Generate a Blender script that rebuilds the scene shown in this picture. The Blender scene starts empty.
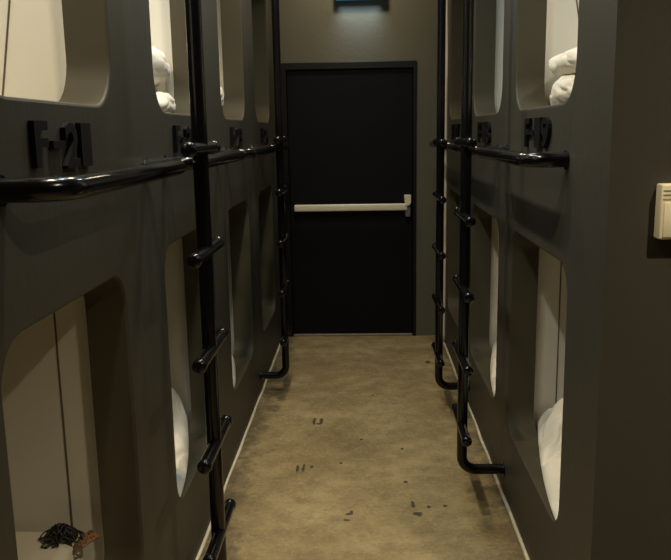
import bpy, bmesh, math, random
from mathutils import Vector, Matrix, noise
random.seed(7)
C = bpy.context.scene.collection
PI = math.pi

# ------------------------------------------------------------------ materials
def new_mat(name):
    m = bpy.data.materials.new(name); m.use_nodes = True
    nt = m.node_tree; b = nt.nodes['Principled BSDF']
    return m, nt, b

def mat(name, col, rough=.5, metal=0., spec=.5, vary=0., vscale=6., bump=0., bscale=60., stretch=(1,1,1)):
    m, nt, b = new_mat(name)
    b.inputs['Base Color'].default_value = (*col, 1)
    b.inputs['Roughness'].default_value = rough
    b.inputs['Metallic'].default_value = metal
    b.inputs['Specular IOR Level'].default_value = spec
    tc = nt.nodes.new('ShaderNodeTexCoord')
    mp = nt.nodes.new('ShaderNodeMapping'); mp.inputs['Scale'].default_value = stretch
    nt.links.new(tc.outputs['Object'], mp.inputs['Vector'])
    if vary > 0:
        n = nt.nodes.new('ShaderNodeTexNoise'); n.inputs['Scale'].default_value = vscale; n.inputs['Detail'].default_value = 5
        r = nt.nodes.new('ShaderNodeMix'); r.data_type = 'RGBA'
        r.inputs['A'].default_value = (*[c*(1-vary) for c in col], 1)
        r.inputs['B'].default_value = (*[min(1, c*(1+vary)) for c in col], 1)
        nt.links.new(mp.outputs['Vector'], n.inputs['Vector'])
        nt.links.new(n.outputs['Fac'], r.inputs['Factor'])
        nt.links.new(r.outputs['Result'], b.inputs['Base Color'])
    if bump > 0:
        n2 = nt.nodes.new('ShaderNodeTexNoise'); n2.inputs['Scale'].default_value = bscale; n2.inputs['Detail'].default_value = 3
        bp = nt.nodes.new('ShaderNodeBump'); bp.inputs['Strength'].default_value = bump; bp.inputs['Distance'].default_value = .01
        nt.links.new(mp.outputs['Vector'], n2.inputs['Vector'])
        nt.links.new(n2.outputs['Fac'], bp.inputs['Height']); nt.links.new(bp.outputs['Normal'], b.inputs['Normal'])
    return m

def emit(name, col, strength):
    m, nt, b = new_mat(name)
    b.inputs['Base Color'].default_value = (*col, 1)
    b.inputs['Emission Color'].default_value = (*col, 1)
    b.inputs['Emission Strength'].default_value = strength
    return m

M = {}
M['front'] = mat('charcoal_paint', (.046, .043, .034), .5, spec=.28, vary=.15, vscale=2.5, bump=.10, bscale=45, stretch=(1, 1, .35))
M['rim'] = mat('taupe_rim_paint', (.064, .055, .034), .55, spec=.25, vary=.12, vscale=5)
M['wall'] = mat('grey_plaster', (.105, .098, .068), .75, vary=.10, vscale=3, bump=.15, bscale=40)
M['ceiling'] = mat('ceiling_paint', (.26, .24, .20), .8, vary=.05)
M['shell'] = mat('cream_plastic', (.72, .69, .60), .42, vary=.03, vscale=2)
M['joint'] = mat('joint_rubber', (.10, .085, .06), .7)
M['black'] = mat('black_gloss_paint', (.004, .004, .005), .18, spec=.4, vary=.2, vscale=30, bump=.03, bscale=25)
M['door'] = mat('black_door_paint', (.0045, .0045, .0055), .55, spec=.15, vary=.25, vscale=8, bump=.06, bscale=50)
M['doorframe'] = mat('black_frame_paint', (.008, .007, .007), .5, spec=.25, vary=.2)
M['sill'] = mat('worn_metal_strip', (.32, .27, .2), .4, metal=.6, vary=.3, vscale=25)
M['bar'] = mat('cream_enamel', (.80, .74, .56), .35, vary=.04)
M['bargrey'] = mat('grey_plastic', (.17, .16, .17), .5, vary=.1)
M['letter'] = mat('black_metal_letters', (.004, .004, .0045), .6, spec=.15, vary=.3, vscale=40)
M['bead'] = mat('sealant_bead', (.62, .55, .40), .6, vary=.3, vscale=14, bump=.2)
M['cotton'] = mat('white_cotton', (.80, .75, .64), .9, spec=.1, vary=.06, vscale=10, bump=.25, bscale=18)
M['mattress'] = mat('cream_sheet', (.72, .66, .53), .9, spec=.1, vary=.05, vscale=5, bump=.2, bscale=9)
M['cable'] = mat('dark_strands', (.014, .012, .014), .5, vary=.4, vscale=30)
M['rust'] = mat('brown_strands', (.16, .07, .025), .6, vary=.4, vscale=30)
M['switch'] = mat('ivory_switch_plastic', (.72, .66, .48), .4, vary=.03)
M['groove'] = mat('groove_shadow_gap', (.35, .31, .22), .6)
M['lamp_body'] = mat('white_lamp_body', (.6, .6, .58), .4, vary=.03)
M['signbody'] = mat('sign_housing', (.05, .05, .06), .4, vary=.1)
M['warm'] = emit('warm_diffuser', (1, .82, .55), 6)
M['cool'] = emit('cool_diffuser', (.75, .9, 1), 6)
M['podlens'] = emit('pod_lamp_lens', (1, .92, .76), 5)
M['signglow'] = emit('blue_sign_face', (.045, .19, .32), .6)

def floor_material():
    m, nt, b = new_mat('stained_concrete'); N = nt.nodes; L = nt.links
    tc = N.new('ShaderNodeTexCoord'); P = tc.outputs['Object']
    def noise_(scale, detail=6, rough=.6, vec=P):
        n = N.new('ShaderNodeTexNoise'); n.inputs['Scale'].default_value = scale
        n.inputs['Detail'].default_value = detail; n.inputs['Roughness'].default_value = rough
        L.new(vec, n.inputs['Vector']); return n.outputs['Fac']
    def ramp(f, a, b_):
        r = N.new('ShaderNodeMapRange'); r.inputs['From Min'].default_value = a; r.inputs['From Max'].default_value = b_
        L.new(f, r.inputs['Value']); return r.outputs['Result']
    def mix(f, a, c, fac=1.):
        x = N.new('ShaderNodeMix'); x.data_type = 'RGBA'
        if fac != 1.:
            q = N.new('ShaderNodeMath'); q.operation = 'MULTIPLY'; q.inputs[1].default_value = fac; L.new(f, q.inputs[0]); f = q.outputs[0]
        L.new(f, x.inputs['Factor'])
        for s, v in (('A', a), ('B', c)):
            if isinstance(v, tuple): x.inputs[s].default_value = (*v, 1)
            else: L.new(v, x.inputs[s])
        return x.outputs['Result']
    c = mix(ramp(noise_(2.2), .3, .7), (.215, .155, .065), (.42, .325, .165))
    c = mix(ramp(noise_(9, 8, .7), .42, .72), c, (.15, .11, .05), .75)
    c = mix(ramp(noise_(55, 4, .7), .5, .75), c, (.50, .43, .28), .4)
    c = mix(ramp(noise_(4.7, 8, .75), .58, .72), c, (.17, .135, .08), .6)
    c = mix(ramp(noise_(16, 8, .8), .55, .70), c, (.42, .35, .2), .45)
    c = mix(ramp(noise_(1.3, 9, .8), .50, .62), c, (.21, .155, .07), .4)
    c = mix(ramp(noise_(38, 6, .8), .56, .66), c, (.13, .095, .045), .5)
    # dirt that has gathered in a ragged strip along both walls
    sx = N.new('ShaderNodeSeparateXYZ'); L.new(P, sx.inputs[0])
    ax = N.new('ShaderNodeMath'); ax.operation = 'ABSOLUTE'; L.new(sx.outputs[0], ax.inputs[0])
    ad = N.new('ShaderNodeMath'); ad.operation = 'MULTIPLY_ADD'; L.new(noise_(7, 6, .8), ad.inputs[0]); ad.inputs[1].default_value = .75; L.new(ax.outputs[0], ad.inputs[2])
    c = mix(ramp(ad.outputs[0], .86, 1.04), c, (.075, .058, .032), .85)
    # small dark drips
    spots = [(-.285,4.17,.012,.055),(-.245,4.16,.011,.06),(-.255,4.13,.02,.018),(-.33,3.544,.009,.05),(-.30,3.544,.009,.055),(-.26,3.56,.010,.02),
             (-.067,3.08,.022,.012),(-.083,3.028,.018,.010),(-.06,3.10,.010,.014),(.206,3.17,.010,.04),(.225,3.08,.026,.022),(.273,3.144,.012,.014),(.345,3.153,.015,.014),
             (.448,5.304,.022,.04),(.189,3.773,.010,.014),(.185,3.39,.013,.016),(-.02,3.9,.008,.012),(-.12,3.6,.008,.010),(.05,4.6,.008,.014)]
    total = None
    dn = N.new('ShaderNodeTexNoise'); dn.inputs['Scale'].default_value = 30; L.new(P, dn.inputs['Vector'])
    for (x, y, rx, ry) in spots:
        mp = N.new('ShaderNodeMapping'); mp.vector_type = 'POINT'
        mp.inputs['Location'].default_value = (-x/rx, -y/ry, 0); mp.inputs['Scale'].default_value = (1/rx, 1/ry, 0)
        L.new(P, mp.inputs['Vector'])
        ln = N.new('ShaderNodeVectorMath'); ln.operation = 'LENGTH'; L.new(mp.outputs[0], ln.inputs[0])
        w = N.new('ShaderNodeMath'); w.operation = 'MULTIPLY_ADD'; L.new(dn.outputs['Fac'], w.inputs[0]); w.inputs[1].default_value = 1.6; L.new(ln.outputs['Value'], w.inputs[2])
        s = ramp(w.outputs[0], 1.75, 1.45)
        if total is None: total = s
        else:
            mx = N.new('ShaderNodeMath'); mx.operation = 'MAXIMUM'; L.new(total, mx.inputs[0]); L.new(s, mx.inputs[1]); total = mx.outputs[0]
    c = mix(total, c, (.035, .026, .017), .85)
    L.new(c, b.inputs['Base Color'])
    b.inputs['Roughness'].default_value = .62; b.inputs['Specular IOR Level'].default_value = .35
    bp = N.new('ShaderNodeBump'); bp.inputs['Strength'].default_value = .25; bp.inputs['Distance'].default_value = .01
    L.new(noise_(30, 6, .7), bp.inputs['Height']); L.new(bp.outputs['Normal'], b.inputs['Normal'])
    return m
M['floor'] = floor_material()

# ------------------------------------------------------------------ helpers
def obj(name, bm, m, parent=None, smooth=False):
    bmesh.ops.recalc_face_normals(bm, faces=bm.faces[:])
    me = bpy.data.meshes.new(name); bm.to_mesh(me); bm.free()
    me.materials.append(m)
    if smooth:
        for p in me.polygons: p.use_smooth = True
    o = bpy.data.objects.new(name, me); C.objects.link(o)
    if parent: 
        o.parent = parent; o.matrix_parent_inverse = Matrix.Translation(parent.location).inverted()
    return o
def tag(o, label, cat, group=None):
    o['label'] = label; o['category'] = cat
    if group: o['group'] = group
    return o
def thing(name, loc, label, cat, group=None):
    o = bpy.data.objects.new(name, None); o.empty_display_size = .05; C.objects.link(o); o.location = loc
    return tag(o, label, cat, group)
def struct(name, bm, m, parent=None, smooth=False):
    o = obj(name, bm, m, parent, smooth)
    o['kind'] = 'structure'
    return o
def box(bm, x0, x1, y0, y1, z0, z1, bev=0., seg=2):
    r = bmesh.ops.create_cube(bm, size=1)
    vs = r['verts']
    for v in vs:
        v.co = Vector(((x0+x1)/2+v.co.x*(x1-x0), (y0+y1)/2+v.co.y*(y1-y0), (z0+z1)/2+v.co.z*(z1-z0)))
    if bev > 0:
        es = list({e for v in vs for e in v.link_edges})
        bmesh.ops.bevel(bm, geom=es, offset=bev, segments=seg, affect='EDGES', profile=.5)
def fillet(pts, r, n=6):
    out = [Vector(pts[0])]
    for i in range(1, len(pts)-1):
        a, b, c = Vector(pts[i-1]), Vector(pts[i]), Vector(pts[i+1])
        d1 = (a-b).normalized(); d2 = (c-b).normalized()
        ang = d1.angle(d2); t = r/math.tan(ang/2)
        p1, p2 = b+d1*t, b+d2*t
        cen = b+(d1+d2).normalized()*(r/math.sin(ang/2))
        u = p1-cen; w = p2-cen; tot = u.angle(w)
        for k in range(n+1):
            s = k/n
            q = (u*math.sin((1-s)*tot)+w*math.sin(s*tot))/math.sin(tot)
            out.append(cen+q)
    out.append(Vector(pts[-1])); return out
def tube(bm, pts, r, seg=16, cap=True, dome=False):
    pts = [Vector(p) for p in pts]
    radii = [r]*len(pts)
    if dome:   # rounded ends
        a, b = pts[0], pts[-1]; da = (pts[0]-pts[1]).normalized(); db = (pts[-1]-pts[-2]).normalized()
        k = r*.45
        pts = [a+da*k, a+da*k*.7]+pts+[b+db*k*.7, b+db*k]; radii = [r*.55, r*.85]+radii+[r*.85, r*.55]
    rings = []; ref = None
    for i, p in enumerate(pts):
        t = (pts[min(i+1, len(pts)-1)]-pts[max(i-1, 0)]).normalized()
        if ref is None:
            ref = t.orthogonal().normalized()
        else:
            ref = (ref-t*ref.dot(t)).normalized()
        bi = t.cross(ref)
        rings.append([bm.verts.new(p+(ref*math.cos(2*PI*k/seg)+bi*math.sin(2*PI*k/seg))*radii[i]) for k in range(seg)])
    for a, b in zip(rings, rings[1:]):
        for k in range(seg): bm.faces.new((a[k], a[(k+1) % seg], b[(k+1) % seg], b[k]))
    if cap:
        bm.faces.new(rings[0][::-1]); bm.faces.new(rings[-1])
def smooth_auto(o, ang=.7):
    me = o.data
    for p in me.polygons: p.use_smooth = True
    bm = bmesh.new(); bm.from_mesh(me)
    for e in bm.edges:
        if len(e.link_faces) == 2 and e.calc_face_angle(0) > ang: e.smooth = False
    bm.to_mesh(me); bm.free()
    return o
def rrect(y0, y1, z0, z1, r, n=8):
    pts = []
    for (cy, cz, a0) in ((y1-r, z1-r, 0), (y0+r, z1-r, PI/2), (y0+r, z0+r, PI), (y1-r, z0+r, 1.5*PI)):
        for k in range(n+1):
            a = a0+PI/2*k/n; pts.append((cy+r*math.cos(a), cz+r*math.sin(a)))
    return pts
def front_panel(s, x, y0, y1, z0, z1, h, r=.13, t=.115, e=.007, rim=False):
    """pod front at plane x, thickness t away from the corridor (s=-1 left, +1 right) with a rounded opening h=(y0,y1,z0,z1)"""
    bm = bmesh.new()
    N = 8
    big = rrect(h[0]-e, h[1]+e, h[2]-e, h[3]+e, r+e, N); inn = rrect(*h, r, N); mid = rrect(h[0]-e*.3, h[1]+e*.3, h[2]-e*.3, h[3]+e*.3, r+e*.3, N)
    def loop(pts, dx): return [bm.verts.new((x+s*dx, y, z)) for y, z in pts]
    Lf = loop(big, 0); Lm = loop(mid, e*.3); Li = loop(inn, e); Lb = loop(inn, t)
    if rim:   # the lining of the opening alone
        n = len(Li)
        for A, B_ in ((Lm, Li), (Li, Lb)):
            for k in range(n): bm.faces.new((A[k], A[(k+1) % n], B_[(k+1) % n], B_[k]))
        bmesh.ops.delete(bm, geom=Lf, context='VERTS')
        return bm
    rect = [(y1, z1), (y0, z1), (y0, z0), (y1, z0)]
    Rf = loop(rect, 0); Rb = loop(rect, t)
    def bridge(a, b):
        n = len(a)
        for k in range(n): bm.faces.new((a[k], a[(k+1) % n], b[(k+1) % n], b[k]))
    bridge(Lf, Lm); bridge(Rf, Rb)
    for inner, outer in ((Lf, Rf), (Lb, Rb)):
        m1 = N+1
        for q in range(4):
            for k in range(N): bm.faces.new((inner[q*m1+k], inner[q*m1+k+1], outer[q]))
            bm.faces.new((inner[q*m1+N], inner[((q+1) % 4)*m1], outer[(q+1) % 4], outer[q]))
    return bm
def shell(s, x, y0, y1, z0, z1, depth):
    """open-fronted rounded box, 2 cm thick, its mouth against the back of the front panel"""
    bm = bmesh.new(); N = 5
    def loop(off, dx, r): return [bm.verts.new((x+s*dx, a, b)) for a, b in rrect(y0-off, y1+off, z0-off, z1+off, r, N)]
    mouth = loop(-.03, 0, .06); a = loop(-.008, .012, .06); b = loop(0, .05, .06); c = loop(0, depth-.06, .06); d = loop(-.02, depth-.02, .05); e = loop(-.06, depth, .03)
    o0 = loop(.018, 0, .07); o1 = loop(.018, depth+.018, .07)
    def bridge(p, q):
        n = len(p)
        for k in range(n): bm.faces.new((p[k], p[(k+1) % n], q[(k+1) % n], q[k]))
    for p, q in ((mouth, a), (a, b), (b, c), (c, d), (d, e), (mouth, o0), (o0, o1)): bridge(p, q)
    bm.faces.new(e); bm.faces.new(o1)
    return bm
def soft(cx, cy, cz, sx, sy, sz, seed, amp=.02, freq=9., pw=3., ridge=.0, flat=True, n=5, floor_z=None, top_z=None, sill=None):
    """a crumpled cushion: superellipsoid with creases"""
    bm = bmesh.new(); bmesh.ops.create_icosphere(bm, subdivisions=n, radius=1)
    for v in bm.verts:
        d = v.co.normalized()
        k = (abs(d.x)**pw+abs(d.y)**pw+abs(d.z)**2.2)**(-1/2.6)
        p = Vector((d.x*k*sx, d.y*k*sy, d.z*k*sz))
        edge = max(abs(p.x)/sx, abs(p.y)/sy)
        p.z *= 1-.35*max(0, edge-.55)
        q = p*freq+Vector((seed*7.3, seed*3.1, seed*1.7))
        f = noise.fractal(q, 1., 2., 4)
        cr = 1-abs(noise.noise(q*.55+Vector((3, 5, 1))))*2
        c2 = 1-abs(noise.noise(Vector((q.x*1.1+q.z*.7+9, q.y*1.1, q.z*2.2))))*2.4
        p += d*(amp*f+ridge*max(0, cr)**3-ridge*.8*max(0, c2)**4)
        p += Vector((cx, cy, cz))
        if sill:   # hangs down over the sill of the opening, short of the corridor face
            sg, xs, zs, zm = sill
            if sg*(p.x-xs) < 0: p.x = xs+sg*.0004*abs(d.z)
            u = max(0., min(1., (xs+sg*.20-p.x)*sg/.08)); fz = zm+(zs-zm)*u*u*(3-2*u)
            if d.z < .15: p.z -= (zm-zs)*u*1.0
            if p.z < fz: p.z = fz+.0004*abs(d.x)
        elif floor_z is not None and p.z < floor_z: p.z = floor_z+.0004*abs(d.x)
        if floor_z is not None and floor_z < 1.68 and abs(p.x) < .80 and p.z < 1.6795: p.z = 1.6795+.0004*abs(d.y)
        if top_z is not None and p.z > top_z: p.z = top_z-.0004*abs(d.y)
        v.co = p
    return bm

# ------------------------------------------------------------------ dimensions (metres; camera 1.6 m above the floor)
XL, XR, YF, ZC = -.65, .615, 6.03, 3.12
LB = [1.08+1.18*k for k in range(5)]                 # left pod boundaries
RB = [2.185+1.2*k for k in range(4)]                 # right pod boundaries
ZS = 1.44                                            # upper/lower split
# ------------------------------------------------------------------ setting
bm = bmesh.new(); box(bm, -3, 3.1, -2.1, YF+.2, -.1, 0); struct('floor', bm, M['floor'])
bm = bmesh.new(); box(bm, -3, 3.1, -2.1, YF+.2, ZC, ZC+.1); struct('ceiling', bm, M['ceiling'])
DX0, DX1, DZ = -.612, .412, 2.115
bm = bmesh.new()
box(bm, -3, DX0, YF, YF+.14, 0, ZC); box(bm, DX1, 3.1, YF, YF+.14, 0, ZC); box(bm, DX0, DX1, YF, YF+.14, DZ, ZC)
struct('wall_far', bm, M['wall'])
bm = bmesh.new(); box(bm, -2.9, XL, -2.0, LB[0]-.0002, 0, ZC, 0); struct('wall_left', bm, M['front'])
bm = bmesh.new(); box(bm, XR, 3.0, 1.98, RB[0]-.0002, 0, ZC, 0); struct('wall_right', bm, M['front'])
bm = bmesh.new(); box(bm, -2.9, 3.1, -2.1, -2.0, 0, ZC); struct('wall_back', bm, M['wall'])
bm = bmesh.new(); box(bm, 3.0, 3.1, -2.0, YF, 0, ZC); struct('wall_side', bm, M['wall'])
bm = bmesh.new(); box(bm, -3.0, -2.9, -2.0, YF, 0, ZC); struct('wall_outer', bm, M['wall'])
bm = bmesh.new(); box(bm, -2.9, XL, LB[4]+.003, YF, 0, ZC, .003); struct('trim_1', bm, M['front'])
bm = bmesh.new(); box(bm, XR, 3.0, RB[3]+.003, YF, 0, ZC, .003); struct('trim_2', bm, M['front'])
# sealant beads where the pods meet the concrete, and up the far right corner
def bead(name, path, r, seed):
    bm = bmesh.new(); pts = []
    for a, b in zip(path, path[1:]):
        a, b = Vector(a), Vector(b); n = max(2, int((b-a).length/.05))
        for k in range(n):
            p = a.lerp(b, k/n); p += Vector((noise.noise(p*4+Vector((seed, 0, 0)))*.006, 0, noise.noise(p*5+Vector((0, seed, 0)))*.003 if abs(a.z-b.z) < .1 else 0)); pts.append(p)
    pts.append(Vector(path[-1]))
    tube(bm, pts, r, 8); return struct(name, bm, M['bead'], smooth=True)
bead('baseboard_left', [(XL+.004, 1.1, .003), (XL+.004, YF-.01, .003)], .008, 1)
bead('baseboard_right', [(XR-.004, 2.0, .003), (XR-.004, YF-.01, .003)], .008, 2)
bead('trim_3', [(XR-.005, RB[3]+.003, .02), (XR-.005, RB[3]+.003, ZC-.01)], .0135, 3)

# door
d = bpy.data.objects.new('door_1', None); C.objects.link(d); d.location = ((DX0+DX1)/2, YF+.03, 0); d['kind'] = 'structure'
bm = bmesh.new()
box(bm, DX0+.001, DX0+.045, YF-.012, YF+.12, 0.001, DZ-.001, .004); box(bm, DX1-.024, DX1-.001, YF-.012, YF+.12, 0.001, DZ-.001, .004); box(bm, DX0+.04, DX1-.02, YF-.012, YF+.12, DZ-.052, DZ-.001, .004)
obj('door_frame', bm, M['doorframe'], d)
bm = bmesh.new(); box(bm, DX0+.048, DX1-.027, YF+.012, YF+.058, .022, DZ-.056, .004); obj('door_leaf', bm, M['door'], d)
bm = bmesh.new(); box(bm, DX0+.05, DX1-.03, YF-.006, YF+.08, .001, .018, .003); obj('threshold', bm, M['sill'], d)
pb = bpy.data.objects.new('push_bar', None); C.objects.link(pb); pb.parent = d; 
pb.matrix_parent_inverse = Matrix.Translation(d.location).inverted(); pb['label'] = 'cream horizontal push bar'
bm = bmesh.new(); box(bm, -.525, .34, YF-.075, YF-.035, 1.005, 1.056, .008, 3); box(bm, -.51, -.47, YF-.04, YF+.012, 1.012, 1.05, .003)
def sub(name, bm, m, p): 
    o = obj(name, bm, m); o.parent = p; return smooth_auto(o, .6)
sub('bar', bm, M['bar'], pb)
bm = bmesh.new()
rows = [(1.118, .318, .366), (1.075, .320, .366), (1.055, .322, .362), (1.043, .326, .350)]
prev = None
for (z, a, b) in rows:
    cur = [bm.verts.new(c) for c in ((a, YF-.082, z), (b, YF-.082, z), (b, YF+.012, z), (a, YF+.012, z))]
    if prev:
        for k in range(4): bm.faces.new((prev[k], prev[(k+1) % 4], cur[(k+1) % 4], cur[k]))
    else: bm.faces.new(cur)
    prev = cur
bm.faces.new(prev[::-1]); sub('end_cover', bm, M['bar'], pb)
bm = bmesh.new(); box(bm, .325, .364, YF-.06, YF+.012, .955, 1.041, .006); sub('latch_housing', bm, M['bargrey'], pb)

# lit sign over the door
t = thing('exit_sign', (-.01, YF-.04, 2.53), 'blue glowing box sign on the far wall high above the black door', 'sign')
bm = bmesh.new(); box(bm, -.19, .172, YF-.075, YF-.001, 2.557, 2.757, .006); obj('housing', bm, M['signbody'], t)
bm = bmesh.new(); box(bm, -.183, .165, YF-.083, YF-.0755, 2.555, 2.745, .003); obj('lit_face', bm, M['signglow'], t)
bm = bmesh.new(); box(bm, -.183, .165, YF-.073, YF-.006, 2.551, 2.5565, .001); obj('lower_lens', bm, M['signglow'], t)

# ------------------------------------------------------------------ pods
L_OPEN = [(1.32+1.18*k, 2.07+1.18*k) for k in range(4)]
R_OPEN = [(2.336+1.2*k, 3.234+1.2*k) for k in range(3)]
ordn = ['nearest', 'second', 'third', 'farthest']
def pod(side, k, upper):
    s = -1 if side == 'left' else 1
    x = XL if s < 0 else XR
    y0, y1 = (LB[k], LB[k+1]) if s < 0 else (RB[k], RB[k+1])
    o = (L_OPEN if s < 0 else R_OPEN)[k]
    z0, z1 = (ZS, ZC) if upper else (0, ZS)
    h = (o[0], o[1], 1.675, 2.60) if upper else (o[0], o[1], .325, 1.235 if s < 0 else 1.19)
    last = ordn[k] if s < 0 else ['nearest', 'second', 'farthest'][k]
    extra = {('left', 0, True): 'bare cream interior', ('left', 0, False): 'tangle on its mattress', ('left', 1, True): 'plump pillow inside',
             ('left', 1, False): 'duvet behind the ladder', ('right', 0, True): 'pillow in its opening', ('right', 0, False): 'lit duvet inside'}.get((side, k, upper), '')
    lab = '%s dark grey %s sleeping pod on the %s' % (last, 'upper' if upper else 'lower', side) + (', '+extra if extra else ' side')
    t = thing('sleeping_pod', (x+s*1.05, (y0+y1)/2, z0), lab, 'sleeping pod', 'sleeping pods along the corridor')
    ga = .004 if (s < 0 and k == 3) else 0; gb = .004 if (s < 0 and k == 2) else 0
    fp = obj('front_panel', front_panel(s, x, y0+ga, y1-gb, z0, z1-(.0015 if upper else 0), h, r=.13 if upper else .10), M['front'], t)
    smooth_auto(fp, .3)
    rm = obj('opening_rim', front_panel(s, x, y0, y1, z0, z1, h, r=.13 if upper else .10, rim=True), M['rim'], t); smooth_auto(rm, .3)
    iz = (1.54, 2.68) if upper else (.20, 1.36)
    sh = obj('interior_shell', shell(s, x+s*.1155, o[0]-.03, o[1]+.03, iz[0], iz[1], 1.95), M['shell'], t, smooth=True); smooth_auto(sh, .9)
    # dark joint line up the far side panel
    jx = [.275+.105*q for q in (0, 1)] if upper else (.235, .235)
    bm = bmesh.new()
    yy = o[1]+.0295
    pts = []
    for q in range(9):
        f = q/8; z = iz[0]+.05+(iz[1]-iz[0]-.1)*f
        xx = x+s*((.325-.18*f) if upper else .216)
        pts.append((xx, yy, z))
    tube(bm, pts, .0028, 6); obj('panel_joint', bm, M['joint'], sh, smooth=True).matrix_parent_inverse = Matrix.Identity(4)
    if upper:
        ly = (y0+y1)/2; lx = x+s*.62
        rl = bpy.data.objects.new('reading_light', None); C.objects.link(rl); rl.parent = t; rl.location = Vector((lx, ly, iz[1]))-t.location
        on = (s < 0 and k < 2) or (s > 0 and k == 0)
        bm = bmesh.new(); tube(bm, [(0, 0, -.001), (0, 0, -.018)], .055, 20); o_ = obj('lamp_ring', bm, M['lamp_body']); o_.parent = rl
        bm = bmesh.new(); tube(bm, [(0, 0, -.0185), (0, 0, -.022)], .044, 20); o_ = obj('lens', bm, M['podlens'] if on else M['lamp_body']); o_.parent = rl
        if on:
            l = bpy.data.lights.new('pod_lamp', 'AREA'); l.shape = 'DISK'; l.size = .09; l.energy = 4.0; l.color = (1, .95, .88)
            lo = bpy.data.objects.new('pod_light', l); C.objects.link(lo); lo.parent = rl; lo.location = (0, 0, -.026)
    # mattress
    mz0, mz1 = (iz[0]+.002, 1.665) if upper else (iz[0]+.002, .48 if s < 0 else .40)
    bm = bmesh.new()
    ax, bx = sorted((x+s*.17, x+s*1.98))
    box(bm, ax, bx, o[0]-.005, o[1]+.005, mz0, mz1, .035, 4)
    m = obj('mattress', bm, M['mattress'], None, smooth=True)
    tag(m, 'cream sheeted mattress inside the %s %s pod on the %s side' % (last, 'upper' if upper else 'lower', side), 'mattress', 'mattresses in the pods')
    return mz1
for k in range(4):
    for up in (False, True): pod('left', k, up)
for k in range(3):
    for up in (False, True): pod('right', k, up)
# joints were built in world space: hang them on their shells without moving them
for o in list(C.objects):
    if o.name.startswith('panel_joint'):
        sh = o.parent; o.matrix_parent_inverse = (Matrix.Translation(sh.parent.location) @ sh.matrix_parent_inverse).inverted()

# ------------------------------------------------------------------ bedding
def bedding(name, label, cat, *a, **k):
    o = obj(name, soft(*a, **k), M['cotton'], smooth=True)
    return tag(o, label, cat, 'white bedding in the pods')
UZ, LZ = 1.666, .481; LZR = .401
# second upper left pod: folded duvet with a plump pillow on it
bedding('folded_duvet', 'folded white duvet low in the second upper left pod, under the pillow', 'duvet', -.95, 3.12, UZ+.05, .195, .16, .075, 1, amp=.016, ridge=.014, floor_z=UZ, top_z=UZ+.10)
bedding('pillow', 'plump white pillow behind the black ladder in the second upper left pod', 'pillow', -.945, 3.13, UZ+.195, .185, .145, .10, 2, amp=.008, ridge=.006, floor_z=UZ+.105)
# third upper left pod
bedding('pillow', 'sliver of white pillow in the third upper left pod', 'pillow', -.94, 4.31, UZ+.12, .18, .15, .12, 3, amp=.014, ridge=.010, floor_z=UZ)
# nearest upper right pod
bedding('folded_duvet', 'crumpled white duvet under the pillow in the nearest upper right pod', 'duvet', .945, 3.05, UZ+.07, .205, .20, .085, 4, amp=.022, ridge=.022, floor_z=UZ, top_z=UZ+.125)
bedding('pillow', 'white pillow heaped in the rounded opening of the nearest upper right pod', 'pillow', .945, 3.06, UZ+.175, .205, .195, .06, 5, amp=.018, ridge=.020, floor_z=UZ+.13)
# lower pods: duvets drawn over the sill of the opening almost to the corridor face
def drape(label, s, o, h, seed, deep=.62):
    lz = LZ if s < 0 else LZR
    x = (XL if s < 0 else XR)+s*.006; y0, y1 = o[0]+.015, o[1]-.015
    NX, NY = 70, 90; bm = bmesh.new(); T, B = [], []
    def ss(a, b, v):
        v = max(0, min(1, (v-a)/(b-a))); return v*v*(3-2*v)
    for i in range(NX+1):
        u = deep*i/NX; rt, rb = [], []
        base = .334+(lz-.331)*ss(.105, .165, u)
        for j in range(NY+1):
            v = j/NY; yy = y0+(y1-y0)*v
            q = Vector((u*6.5+seed*3.7, yy*6.5, seed*1.9))
            uf0 = .125*v**1.5
            wob = noise.fractal(q, 1., 2., 4); cr = max(0, 1-abs(noise.noise(Vector((u*4+yy*5+seed, yy*2.2-u*6, seed*2.1))))*3.2)**2
            vl = max(0, 1-abs(noise.noise(Vector((u*3-yy*3+seed*4, yy*1.4+u*7, seed*.7))))*5)**2
            corner = min(1, min(v, 1-v)*(y1-y0)/.11); corner = math.sqrt(max(0, 1-(1-corner)**2))
            rise = 1-(1-min(1, u/.20))**2.2
            tail = 1-ss(deep*.55, deep, u)
            top = .03*min(1, u/.02)**.5+h*rise*(.4+.9*v)
            basef = .334+(lz-.331)*ss(.105, .165, uf0+u*(1-uf0/deep))
            z = basef+.004+(top*(.82+.30*wob)+.040*cr*min(1, u/.05)-.045*vl*min(1, u/.03))*corner*tail
            uf = uf0+u*(1-uf0/deep)
            xo = s*(uf+.028*(wob+cr*.9+vl*.9)*ss(.0, .05, u))
            b2 = .334+(lz-.331)*ss(.105, .165, max(uf, abs(xo)))
            rt.append(bm.verts.new((x+xo, yy, max(z, basef+.003, b2+.003)))); rb.append(bm.verts.new((x+s*uf, yy, basef)))
        T.append(rt); B.append(rb)
    for i in range(NX):
        for j in range(NY):
            bm.faces.new((T[i][j], T[i+1][j], T[i+1][j+1], T[i][j+1])); bm.faces.new((B[i][j], B[i][j+1], B[i+1][j+1], B[i+1][j]))
    for i in range(NX):
        for j in (0, NY): bm.faces.new((T[i][j], B[i][j], B[i+1][j], T[i+1][j]))
    for j in range(NY):
        for i in (0, NX): bm.faces.new((T[i][j], T[i][j+1], B[i][j+1], B[i][j]))
    tag(obj('duvet', bm, M['cotton'], smooth=True), label, 'duvet', 'white bedding in the pods')
drape('bunched white duvet in the second lower left pod, beside the black ladder', -1, L_OPEN[1], .035, 6)
drape('small patch of white duvet in the third lower left pod', -1, L_OPEN[2], .14, 7)
drape('long creased white duvet lit in the nearest lower right pod', 1, R_OPEN[0], .035, 8)
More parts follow.
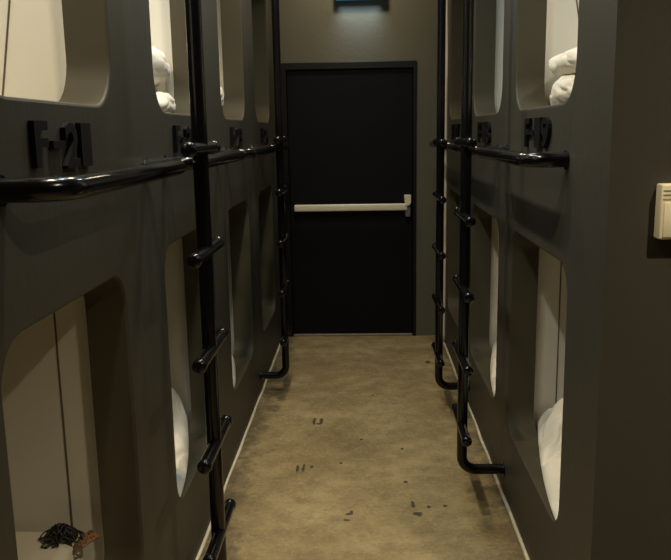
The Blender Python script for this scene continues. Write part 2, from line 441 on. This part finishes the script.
drape('thin strip of white duvet in the second lower right pod', 1, R_OPEN[1], .11, 9)

# tangle on the nearest lower left mattress
t = thing('cable_tangle', (-.88, 2.0, LZ), 'dark tangled strands lying on the mattress of the nearest lower left pod', 'tangle')
def strands(cx, cy, n, sx, sy, hz, r, seed):
    random.seed(seed); bm = bmesh.new()
    for i in range(n):
        ph = random.random()*6.28; pts = []
        a, b = random.uniform(.3, 1), random.uniform(.3, 1); w = random.uniform(.6, 1.5)
        ox, oy = random.uniform(-.4, .4)*sx, random.uniform(-.4, .4)*sy
        for q in range(28):
            u = q/27*6.28*w
            e = Vector((cx+ox+sx*a*.7*math.cos(u+ph), cy+oy+sy*b*.7*math.sin(u*1.13+ph*2), 0))
            rr = min(1, math.hypot((e.x-cx)/sx, (e.y-cy)/sy))
            e.z = LZ+r+.001+hz*(1-rr)*abs(math.sin(u*1.7+ph))
            pts.append(e)
        tube(bm, pts, r, 6)
    return bm
obj('dark_strands', strands(-.862, 2.005, 24, .075, .05, .05, .0022, 3), M['cable'], t, smooth=True)
o = obj('brown_strands', strands(-.785, 2.0, 7, .03, .045, .018, .0028, 5), M['rust'], t, smooth=True); o['label'] = 'rusty brown strands'

# ------------------------------------------------------------------ handrails
def handrail(s, y0, y1, label):
    x = XL if s < 0 else XR; xi = x-s*.117; z = 1.507; r = .0225
    t = thing('handrail', (x-s*.07, (y0+y1)/2, z), label, 'handrail', 'black pipe handrails under the upper openings')
    bm = bmesh.new(); tube(bm, fillet([(x-s*.004, y0, z), (xi, y0, z), (xi, y1, z), (x-s*.004, y1, z)], .075, 8), r, 18)
    smooth_auto(obj('rail', bm, M['black'], t), .8)
    for y in (y0, y1):
        bm = bmesh.new(); tube(bm, [(x-s*.0005, y, z), (x-s*.006, y, z)], .029, 18); smooth_auto(obj('flange', bm, M['black'], t), .6)
for k in range(4): handrail(-1, 1.38+1.18*k, (2.33+1.18*k) if k < 3 else 5.72, '%s black pipe handrail on the left pods, %s' % (ordn[k], ['its near bend at the left picture edge', 'just beyond the near ladder', 'before the far ladder', 'by the door']  [k]))
for k in range(3): handrail(1, 2.39+1.2*k, 3.36+1.2*k if k < 2 else 5.72, '%s black pipe handrail on the right pods, %s' % (['nearest', 'second', 'farthest'][k], ['its bend ending under the number sign', 'between the two ladders', 'by the far wall'][k]))

# ------------------------------------------------------------------ ladders: a bent pole with crossing rungs
def ladder(s, X, Y, z0, dz, half, label, n=5):
    x = XL if s < 0 else XR; r = .0225; zf = .118
    t = thing('pole_ladder', (X, Y, 0), label, 'ladder', 'black pole ladders with short rungs')
    bm = bmesh.new(); tube(bm, fillet([(x-s*.004, Y, zf), (X, Y, zf), (X, Y, 2.62), (x-s*.004, Y, 2.62)], .06, 8), r, 18)
    smooth_auto(obj('pole', bm, M['black'], t), .8)
    for z in (zf, 2.62):
        bm = bmesh.new(); tube(bm, [(x-s*.0005, Y, z), (x-s*.006, Y, z)], .032, 18); smooth_auto(obj('flange', bm, M['black'], t), .6)
    for k in range(n):
        z = z0+dz*(k-4)
        bm = bmesh.new(); tube(bm, [(X-s*.006, Y-half, z), (X-s*.006, Y+half, z)], .019, 16)
        rg = smooth_auto(obj('rung', bm, M['black'], t), .8)
        for q in (-1, 1):
            bm = bmesh.new(); yy = Y+q*half
            tube(bm, [(X-s*.006, yy-q*.012, z), (X-s*.006, yy+q*.004, z)], .0212, 16, dome=True)
            cp = obj('end_cap', bm, M['black'], None, smooth=True); cp.parent = rg
            cp.matrix_parent_inverse = (Matrix.Translation(t.location) @ rg.matrix_parent_inverse).inverted()
ladder(-1, -.464, 2.25, 1.56, .297, .178, 'near left black pole ladder, standing over the end of the nearest handrail')
ladder(-1, -.487, 4.65, 1.56, .297, .17, 'far left black pole ladder, bent into the wall beside the black door')
ladder(1, .428, 3.27, 1.55, .305, .20, 'near right black pole ladder, foot bent into the wall')
ladder(1, .436, 4.42, 1.535, .305, .19, 'far right black pole ladder beside the white corner bead')

# ------------------------------------------------------------------ number signs
def glyph(ch):
    cu = bpy.data.curves.new('glyph', 'FONT'); cu.body = ch; cu.extrude = .1; cu.offset = .03 if ch != '-' else .0; cu.resolution_u = 4
    ob = bpy.data.objects.new('glyph', cu); C.objects.link(ob)
    dg = bpy.context.evaluated_depsgraph_get(); dg.update()
    me = bpy.data.meshes.new_from_object(ob.evaluated_get(dg))
    bpy.data.objects.remove(ob); bpy.data.curves.remove(cu)
    vs = [v.co.copy() for v in me.vertices]; fs = [tuple(p.vertices) for p in me.polygons]; bpy.data.meshes.remove(me)
    a = [min(v.x for v in vs), min(v.y for v in vs), min(v.z for v in vs)]; b = [max(v.x for v in vs), max(v.y for v in vs), max(v.z for v in vs)]
    return [((v.x-a[0])/(b[0]-a[0]), (v.y-a[1])/(b[1]-a[1]), (v.z-a[2])/(b[2]-a[2])) for v in vs], fs
def number_sign(s, chars, label):
    """chars: list of (character, y from, y to, z from, z to) reading from left to right"""
    x = XL if s < 0 else XR
    t = thing('number_sign', (x-s*.012, (chars[0][1]+chars[-1][2])/2, 1.58), label, 'sign', 'raised pod numbers')
    for ch, ya, yb, za, zb in chars:
        vs, fs = glyph(ch); bm = bmesh.new()
        V = [bm.verts.new((x-s*(.001+.012*c), ya+(yb-ya)*a, za+(zb-za)*b)) for a, b, c in vs]
        for f in fs:
            try: bm.faces.new([V[i] for i in f])
            except ValueError: pass
        bmesh.ops.remove_doubles(bm, verts=bm.verts[:], dist=.0002)
        nm = {'F': 'letter', '-': 'hyphen'}.get(ch, 'digit')
        obj(nm, bm, M['letter'], t)
def L_sign(k, d, label):
    o = 1.18*k
    number_sign(-1, [('F', 1.525+o, 1.592+o, 1.540, 1.632), ('-', 1.615+o, 1.68+o, 1.576, 1.592), (d[0], 1.685+o, 1.765+o, 1.532, 1.630), (d[1], 1.78+o, 1.846+o, 1.532, 1.630)], label)
def R_sign(k, d, label):
    o = 1.2*k
    number_sign(1, [('F', 2.972+o, 2.892+o, 1.535, 1.638), ('-', 2.88+o, 2.82+o, 1.578, 1.595), (d[0], 2.805+o, 2.715+o, 1.535, 1.638), (d[1], 2.705+o, 2.595+o, 1.535, 1.638)], label)
L_sign(0, '21', 'large raised black F number above the nearest left handrail')
L_sign(1, '22', 'raised black number half hidden behind the near left ladder')
L_sign(2, '23', 'small raised black number under the third upper left opening')
L_sign(3, '24', 'tiny raised black number under the farthest upper left opening')
R_sign(0, '19', 'raised black number above the end of the nearest right handrail')
R_sign(1, '18', 'raised black number under the second upper right opening')
R_sign(2, '17', 'tiny raised black number between the two right ladders')

# ------------------------------------------------------------------ switch on the end panel
t = thing('wall_switch', (.80, 1.96, 1.39), 'ivory switch box on the dark end panel at the right picture edge', 'switch')
bm = bmesh.new(); box(bm, .731, .871, 1.94, 1.9795, 1.325, 1.462, .005, 3); smooth_auto(obj('housing', bm, M['switch'], t), .6)
bm = bmesh.new(); box(bm, .739, .863, 1.9365, 1.9415, 1.331, 1.418, .002, 2); smooth_auto(obj('rocker', bm, M['switch'], t), .6)
for q in range(3):
    z = 1.424+.0105*q
    bm = bmesh.new(); box(bm, .736, .866, 1.9385, 1.9405, z, z+.003); obj('groove', bm, M['groove'], t)

# ------------------------------------------------------------------ lamps on the ceiling
def lamp(x, y, watts, col, m, label, size=.16, spread=PI):
    t = thing('ceiling_light', (x, y, ZC), label, 'ceiling light', 'round ceiling lights')
    bm = bmesh.new(); tube(bm, [(x, y, ZC-.001), (x, y, ZC-.03), (x, y, ZC-.045)], .11, 28); smooth_auto(obj('housing', bm, M['lamp_body'], t), .6)
    bm = bmesh.new(); tube(bm, [(x, y, ZC-.0455), (x, y, ZC-.052)], .092, 28); smooth_auto(obj('diffuser', bm, m, t), .6)
    l = bpy.data.lights.new('lamp', 'AREA'); l.shape = 'DISK'; l.size = size; l.energy = watts; l.color = col; l.spread = spread
    lo = bpy.data.objects.new('lamp_light', l); C.objects.link(lo); lo.location = (x, y, ZC-.058)
    lo.parent = t; lo.matrix_parent_inverse = Matrix.Translation(t.location).inverted()
WARM = (1, .85, .60); COOL = (.58, .83, 1)
lamp(1.2, .7, 38, WARM, M['warm'], 'round warm ceiling light in the open area by the near right corner', size=.09, spread=1.95)
lamp(-.32, 1.75, 14, WARM, M['warm'], 'round warm ceiling light over the nearest pods', size=.10, spread=2.5)
lamp(-.32, 2.95, 13, WARM, M['warm'], 'second round warm ceiling light along the corridor', size=.10, spread=2.5)
lamp(-.32, 4.15, 11, WARM, M['warm'], 'third round warm ceiling light along the corridor', size=.10, spread=2.5)
lamp(-.1, 5.5, 10, WARM, M['warm'], 'round warm ceiling light in front of the black door')
lamp(-.3, 2.35, 9, COOL, M['cool'], 'round cool white ceiling light over the near half of the corridor')
lamp(.25, 3.5, 7, COOL, M['cool'], 'round cool white ceiling light nearer the far wall')
# the glow the sign throws down the far wall
l = bpy.data.lights.new('sign_glow', 'AREA'); l.shape = 'RECTANGLE'; l.size = .3; l.size_y = .05; l.spread = 1.5; l.energy = .8; l.color = (.6, .8, 1)
lo = bpy.data.objects.new('sign_light', l); C.objects.link(lo); lo.location = (-.01, YF-.045, 2.542)

# ------------------------------------------------------------------ world, camera, view
w = bpy.data.worlds.new('World'); bpy.context.scene.world = w; w.use_nodes = True
w.node_tree.nodes['Background'].inputs[0].default_value = (.02, .02, .02, 1); w.node_tree.nodes['Background'].inputs[1].default_value = .2
f, cx, cy, VP = 780., 335.5, 280., (362., 131.7)
dY = Vector(((VP[0]-cx)/f, -(VP[1]-cy)/f, -1.)).normalized()
up = Vector((-.010, 1, 0)); zz = (up-dY*up.dot(dY)).normalized(); xx = dY.cross(zz)
cam = bpy.data.cameras.new('camera'); cam.sensor_width = 36; cam.lens = f*36/671; cam.clip_start = .02
co = bpy.data.objects.new('camera', cam); C.objects.link(co)
co.matrix_world = Matrix.Translation((0, 0, 1.6)) @ Matrix((xx, dY, zz)).to_4x4()
S = bpy.context.scene; S.camera = co
S.view_settings.view_transform = 'Standard'; S.view_settings.look = 'None'; S.view_settings.gamma = 1; S.view_settings.use_curve_mapping = False
S.view_settings.exposure = 0.0
